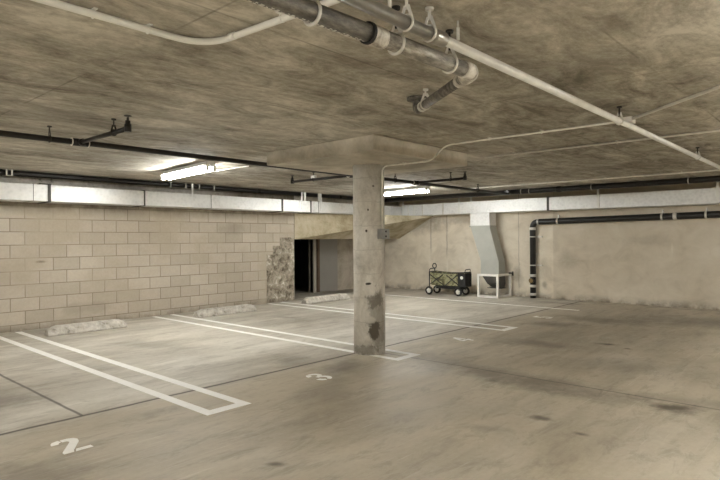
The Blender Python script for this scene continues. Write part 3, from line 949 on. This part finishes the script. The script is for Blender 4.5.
# straight conduits further back on the ceiling
def ceiling_conduit(x0, x1, y, r, label, clips):
    t = thing('ceiling_conduit', label, 'conduit', (x0, y, ZT - r))
    z = ZT - r - 0.008
    MB().tube([(x0, y, z), (x1, y, z)], r, 12).build('conduit', M['emt'], t)
    for x in clips:
        MB().ring((x, y, z), (1, 0, 0), r + 0.002, 0.005).box(x - 0.009, x + 0.009, y - 0.03, y + 0.03, ZT - 0.004, ZT).build('strap', M['band'], t)


ceiling_conduit(-3.60, XR, 6.36, 0.0105, 'thin steel conduit leaving the right corner of the drop panel', (-3.2, -2.0, -0.6, 1.0))
ceiling_conduit(-6.35, XR, 10.12, 0.012, 'pale conduit with clips in front of the rear sprinkler main', (-5.9, -4.75, -3.38, -2.2, 0.3))
ceiling_conduit(-9.15, -6.4, 4.78, 0.008, 'thin conduit beside the strip light above the block wall', (-8.3, -7.6))

# black plastic drain on the rear wall
bd = thing('waste_pipe', 'black plastic waste pipe dropping down the rear wall with metal bands', 'pipe', (-5.69, 12.2, 0))
YP = 12.205
xv = -5.69
pp = rounded([(XR - 0.01, YP, 1.90), (xv + 0.0, YP, 1.735), (xv, YP, 0.0)], 0.14, 10)
MB().tube(pp, 0.066, 22).build('pipe', M['black_abs'], bd)
for z in (1.585, 0.515, 0.275, 0.085):
    coupling(bd, (xv, YP, z), (0, 0, 1), 0.066, 0.06, M['band'])
for z in (1.40, 0.75):
    m = MB().tube([(xv, YP, z - 0.012), (xv, YP, z + 0.012)], 0.072, 20)
    m.box(xv - 0.03, xv + 0.20, YP + 0.04, YB - 0.002, z - 0.014, z + 0.014)
    m.build('wall_strap', M['band'], bd)
for x in (-5.10, -3.0, -2.25, -5.55):
    zz = 1.735 + (x - xv) / (XR - xv) * 0.165
    m = MB().tube([(x - 0.018, YP, zz), (x + 0.018, YP, zz)], 0.073, 20)
    if x not in (-5.55,):
        m.box(x - 0.012, x + 0.012, YP + 0.02, YB - 0.002, zz - 0.02, zz + 0.14)
    m.build('wall_strap' if x != -5.55 else 'coupling', M['band'], bd)
coupling(bd, (-2.77, YP, 1.782), (1, 0, 0), 0.066, 0.07, M['band'])
MB().tube([(xv, YP - 0.05, 0.40), (xv, YP - 0.10, 0.40)], 0.060, 18).build('cleanout_collar', M['black_abs'], bd)
MB().tube([(xv, YP - 0.095, 0.40), (xv, YP - 0.108, 0.40)], 0.050, 18).tube([(xv, YP - 0.108, 0.40), (xv, YP - 0.128, 0.40)], 0.018, 4).build('cleanout_plug', M['brass'], bd)

# ------------------------------------------------------------------ ducts
ZD0, ZD1 = 1.975, 2.225
dl = thing('ventilation_duct', 'long galvanised duct along the block wall above head height', 'duct', (-9.4, 2, ZD0))
MB().box(XL + 0.004, -9.2, YF + 0.01, YB - 0.01, ZD0, ZD1).build('duct_body', M['galv'], dl, 0.006)


def flange(parent, y, w=0.03, mat=None, o=0.012):
    MB().box(XL + 0.002, -9.2 + o, y - w / 2, y + w / 2, ZD0 - o, ZD1 + o).build('joint_flange', mat or M['dark_seam'], parent)


for y, w in ((3.17, 0.04), (4.68, 0.022), (7.74, 0.035), (8.56, 0.03), (10.4, 0.03)):
    flange(dl, y, w)
for y, w in ((2.95, 0.006), (6.0, 0.008), (8.24, 0.05), (8.80, 0.008)):
    flange(dl, y, w, M['dark_seam'] if w < 0.01 else M['galv'], 0.004)
MB().box(-9.35, -9.20, 3.05, 3.20, ZD1, ZD1 + 0.018).build('bent_lip', M['dark_seam'], dl)
for y in (8.29, 8.87, 5.6, 1.2):
    MB().box(-9.195, -9.19, y - 0.018, y + 0.018, ZD0 + 0.05, ZT).build('hanger_strap', M['galv'], dl)

dr_ = thing('ventilation_duct', 'galvanised duct along the top of the smooth rear wall', 'duct', (-5, 12.05, ZD0))
YD = YB - 0.45
Z2 = ZD1 + 0.035
MB().box(-9.185, XR - 0.01, YD, YB - 0.004, ZD0, Z2).build('duct_body', M['galv'], dr_, 0.006)
for x, w, mt in ((-7.89, 0.05, 'band'), (-5.17, 0.05, 'dark_seam'), (-4.09, 0.03, 'band'), (-8.98, 0.02, 'band'), (-8.79, 0.05, 'housing'), (-8.52, 0.03, 'band'), (-1.0, 0.04, 'dark_seam')):
    MB().box(x - w / 2, x + w / 2, YD - 0.010, YB - 0.003, ZD0 - 0.010, Z2 + 0.010).build('joint_flange', M[mt], dr_)
for x, z0 in ((-9.14, ZD0 - 0.03), (-7.42, ZD0), (-7.08, Z2 - 0.06), (-4.1, ZD0), (-2.0, ZD0)):
    m = MB().box(x - 0.02, x + 0.02, YD - 0.016, YD - 0.010, z0, ZT)
    m.box(x - 0.06, x + 0.06, YD - 0.016, YD + 0.02, ZT - 0.012, ZT)
    m.build('hanger_strap', M['housing'], dr_)

# duct drop with an offset, ending in a dark hood inside a white guard frame
dd = thing('duct_drop', 'grey sheet metal duct dropping with an offset from the rear wall duct', 'duct', (-6.8, 12.0, 0))


def rect(x0, x1, z, y0=YD + 0.01, y1=12.17):
    return [(x0, y0, z), (x1, y0, z), (x1, y1, z), (x0, y1, z)]


MB().loft([rect(-7.12, -6.60, ZD0 - 0.002), rect(-7.12, -6.60, 1.66)]).build('top_collar', M['galv'], dd, 0.004)
MB().loft([rect(-7.115, -6.605, 1.66), rect(-6.84, -6.37, 0.83)]).build('offset_section', M['grey_duct'], dd, 0.004)
MB().loft([rect(-6.84, -6.37, 0.83), rect(-6.84, -6.37, 0.52)]).build('bottom_section', M['grey_duct'], dd, 0.004)
MB().loft([rect(-6.835, -6.375, 0.52), rect(-6.70, -6.36, 0.30, YD + 0.06), rect(-6.58, -6.38, 0.20, YD + 0.12)]).build('intake_hood', M['funnel'], dd, 0.004)
MB().box(-7.14, -6.58, YD, 12.18, 1.645, 1.675).build('seam_flange', M['grey_duct'], dd)
MB().box(-6.72, -6.36, YD + 0.1, 12.2, 0.19, 0.205).build('hood_tray', M['funnel'], dd)

gf = thing('guard_frame', 'white painted bar frame standing before the foot of the duct drop', 'guard frame', (-6.55, 11.9, 0))
x0, x1, y0, y1, zt, w = -6.76, -6.27, 11.62, 12.22, 0.545, 0.05
for (xx, yy) in ((x0, y0), (x1, y0), (x1, y1)):
    MB().box(xx - w / 2, xx + w / 2, yy - w / 2, yy + w / 2, 0, zt).build('post', M['white_bar'], gf, 0.004)
for zz in (zt - w / 2, w / 2):
    for yy in (y0,):
        MB().box(x0 + w / 2, x1 - w / 2, yy - w / 2, yy + w / 2, zz - w / 2, zz + w / 2).build('rail', M['white_bar'], gf, 0.004)
    for xx in (x1,):
        MB().box(xx - w / 2, xx + w / 2, y0 + w / 2, y1 - w / 2, zz - w / 2, zz + w / 2).build('rail', M['white_bar'], gf, 0.004)
MB().tube([(x1 + 0.026, y1 - 0.1, zt + 0.01), (x1 + 0.12, y1 - 0.1, zt + 0.01)], 0.018, 10).tube([(x1 + 0.12, y1 - 0.1, zt - 0.05), (x1 + 0.12, y1 - 0.1, zt + 0.05)], 0.02, 10).build('latch', M['dark_metal'], gf)

# ------------------------------------------------------------------ folding wagon
wg = thing('folding_wagon', 'green canvas folding wagon with black frame and white hubs by the rear wall', 'wagon', (-7.56, 11.63, 0))
wx0, wx1, wy0, wy1 = -8.02, -7.06, 11.45, 11.77
zb, ztop = 0.235, 0.56
# canvas tub: sagging rim, open top
rim, bot, nx = [], [], 10
m = MB()


def tub_ring(z, inset, sag):
    pts = []
    for i in range(nx + 1):
        u = i / nx
        pts.append((wx0 + inset + (wx1 - wx0 - 2 * inset) * u, wy0 + inset, z - sag * math.sin(PI * u)))
    for i in range(1, 5):
        pts.append((wx1 - inset, wy0 + inset + (wy1 - wy0 - 2 * inset) * i / 4, z))
    for i in range(1, nx + 1):
        u = 1 - i / nx
        pts.append((wx0 + inset + (wx1 - wx0 - 2 * inset) * u, wy1 - inset, z - sag * math.sin(PI * u)))
    for i in range(1, 4):
        pts.append((wx0 + inset, wy1 - inset - (wy1 - wy0 - 2 * inset) * i / 4, z))
    return pts


secs = [tub_ring(zb, 0.03, 0.0), tub_ring(0.40, 0.01, 0.004), tub_ring(ztop, 0.0, 0.025), tub_ring(ztop, 0.014, 0.025), tub_ring(zb + 0.02, 0.045, 0.0)]
MB().loft(secs).build('canvas_tub', M['camo'], wg)
MB().tube([Vector(p) for p in tub_ring(ztop, 0.002, 0.025)], 0.011, 8, closed=True).build('rim_piping', M['black_fabric'], wg)
MB().box(wx1 - 0.19, wx1 + 0.012, wy0 - 0.008, wy1 + 0.008, zb - 0.02, ztop - 0.02).build('end_panel', M['black_fabric'], wg, 0.012)
MB().box(wx0 + 0.14, wx1 - 0.12, wy0 + 0.05, wy1 - 0.03, 0.15, zb).build('floor_pad', M['black_fabric'], wg, 0.02)
# X braces on both long sides
for yy in (wy0 - 0.012, wy1 + 0.012):
    m = MB()
    mid = (wx0 + wx1) / 2 - 0.07
    for a, b in (((wx0 + 0.02, ztop - 0.07), (mid, zb)), ((wx0 + 0.03, zb + 0.03), (mid - 0.03, ztop - 0.06)), ((mid + 0.02, zb), (wx1 - 0.17, ztop - 0.04)), ((mid + 0.05, ztop - 0.06), (wx1 - 0.17, zb + 0.03))):
        m.tube([(a[0], yy, a[1]), (b[0], yy, b[1])], 0.011, 8)
    m.build('cross_brace', M['black_frame'], wg)
# corner posts and wheel forks
for xx in (wx0, wx0 + 0.80):
    for yy in (wy0 - 0.012, wy1 + 0.012):
        MB().tube([(xx, yy, ztop - 0.01), (xx, yy, 0.20), (xx + (0.0 if xx < -8 else 0.0), yy, 0.11)], 0.014, 10).build('corner_post', M['black_frame'], wg)
# carry loops at both ends
for s, xx in ((-1, wx0 + 0.005), (1, wx1 - 0.02)):
    pth = rounded([(xx + 0.02 * s - 0.02, wy0 + 0.03, ztop - 0.02), (xx + 0.02 * s, wy0 + 0.03, ztop + 0.072), (xx + 0.02 * s, wy1 - 0.03, ztop + 0.072), (xx + 0.02 * s - 0.02, wy1 - 0.03, ztop - 0.02)], 0.05, 5)
    MB().tube(pth, 0.010, 8).build('carry_loop', M['black_frame'], wg)
# round pale badge on the black end of the long side
MB().tube([(wx1 - 0.08, wy0 - 0.008, 0.44), (wx1 - 0.08, wy0 - 0.014, 0.44)], 0.038, 18).build('badge', M['hub'], wg)
# pull handle folded upright
hx, hy = wx0 + 0.08, wy0 + 0.14
hd = MB().tube([(hx, hy, 0.30), (hx - 0.02, hy, 0.60), (hx - 0.025, hy, 0.66)], 0.012, 10)
rg = [Vector((hx - 0.025 + 0.052 * math.sin(a), hy, 0.700 + 0.060 * math.cos(a))) for a in [2 * PI * i / 18 for i in range(18)]]
hd.tube(rg, 0.013, 8, closed=True)
hd.build('pull_handle', M['black_frame'], wg)


def wagon_wheel(x, y):
    r, w2 = 0.104, 0.024
    m = MB()
    ys = [(-w2, r - 0.018), (-w2 * 0.8, r - 0.005), (0, r), (w2 * 0.8, r - 0.005), (w2, r - 0.018), (w2, 0.060), (-w2, 0.060)]
    nn = 28
    vs = [(x + rr * math.cos(2 * PI * k / nn), y + yy, r + rr * math.sin(2 * PI * k / nn)) for k in range(nn) for yy, rr in ys]
    q = len(ys)
    fs = [(k * q + i, k * q + (i + 1) % q, ((k + 1) % nn) * q + (i + 1) % q, ((k + 1) % nn) * q + i) for k in range(nn) for i in range(q)]
    m.add(vs, fs, True)
    wh = m.build('wheel', M['rubber'], wg)
    h = MB().tube([(x, y - w2 - 0.006, r), (x, y - w2 - 0.010, r)], [0.024, 0.018], 16)
    h.ring((x, y, r), (0, 1, 0), 0.058, 0.010, 24)
    for k in range(5):
        a = 2 * PI * k / 5 + 0.4
        h.bar((x + 0.015 * math.cos(a), y - 0.010, r + 0.015 * math.sin(a)), (x + 0.058 * math.cos(a), y - 0.010, r + 0.058 * math.sin(a)), 0.030, 0.026, (0, 1, 0))
    h.tube([(x, y - w2 - 0.006, r), (x, y + w2, r)], 0.022, 14)
    hb = h.build('hub', M['hub'], None)
    hb.parent = wh
    hb.data.transform(Matrix.Translation(-world_loc(wh)))


for (xx, yy) in ((wx0, wy0 - 0.03), (wx0, wy1 + 0.03), (wx0 + 0.80, wy0 - 0.03), (wx0 + 0.80, wy1 + 0.03)):
    wagon_wheel(xx, yy)
wg.rotation_euler.z = 0.07
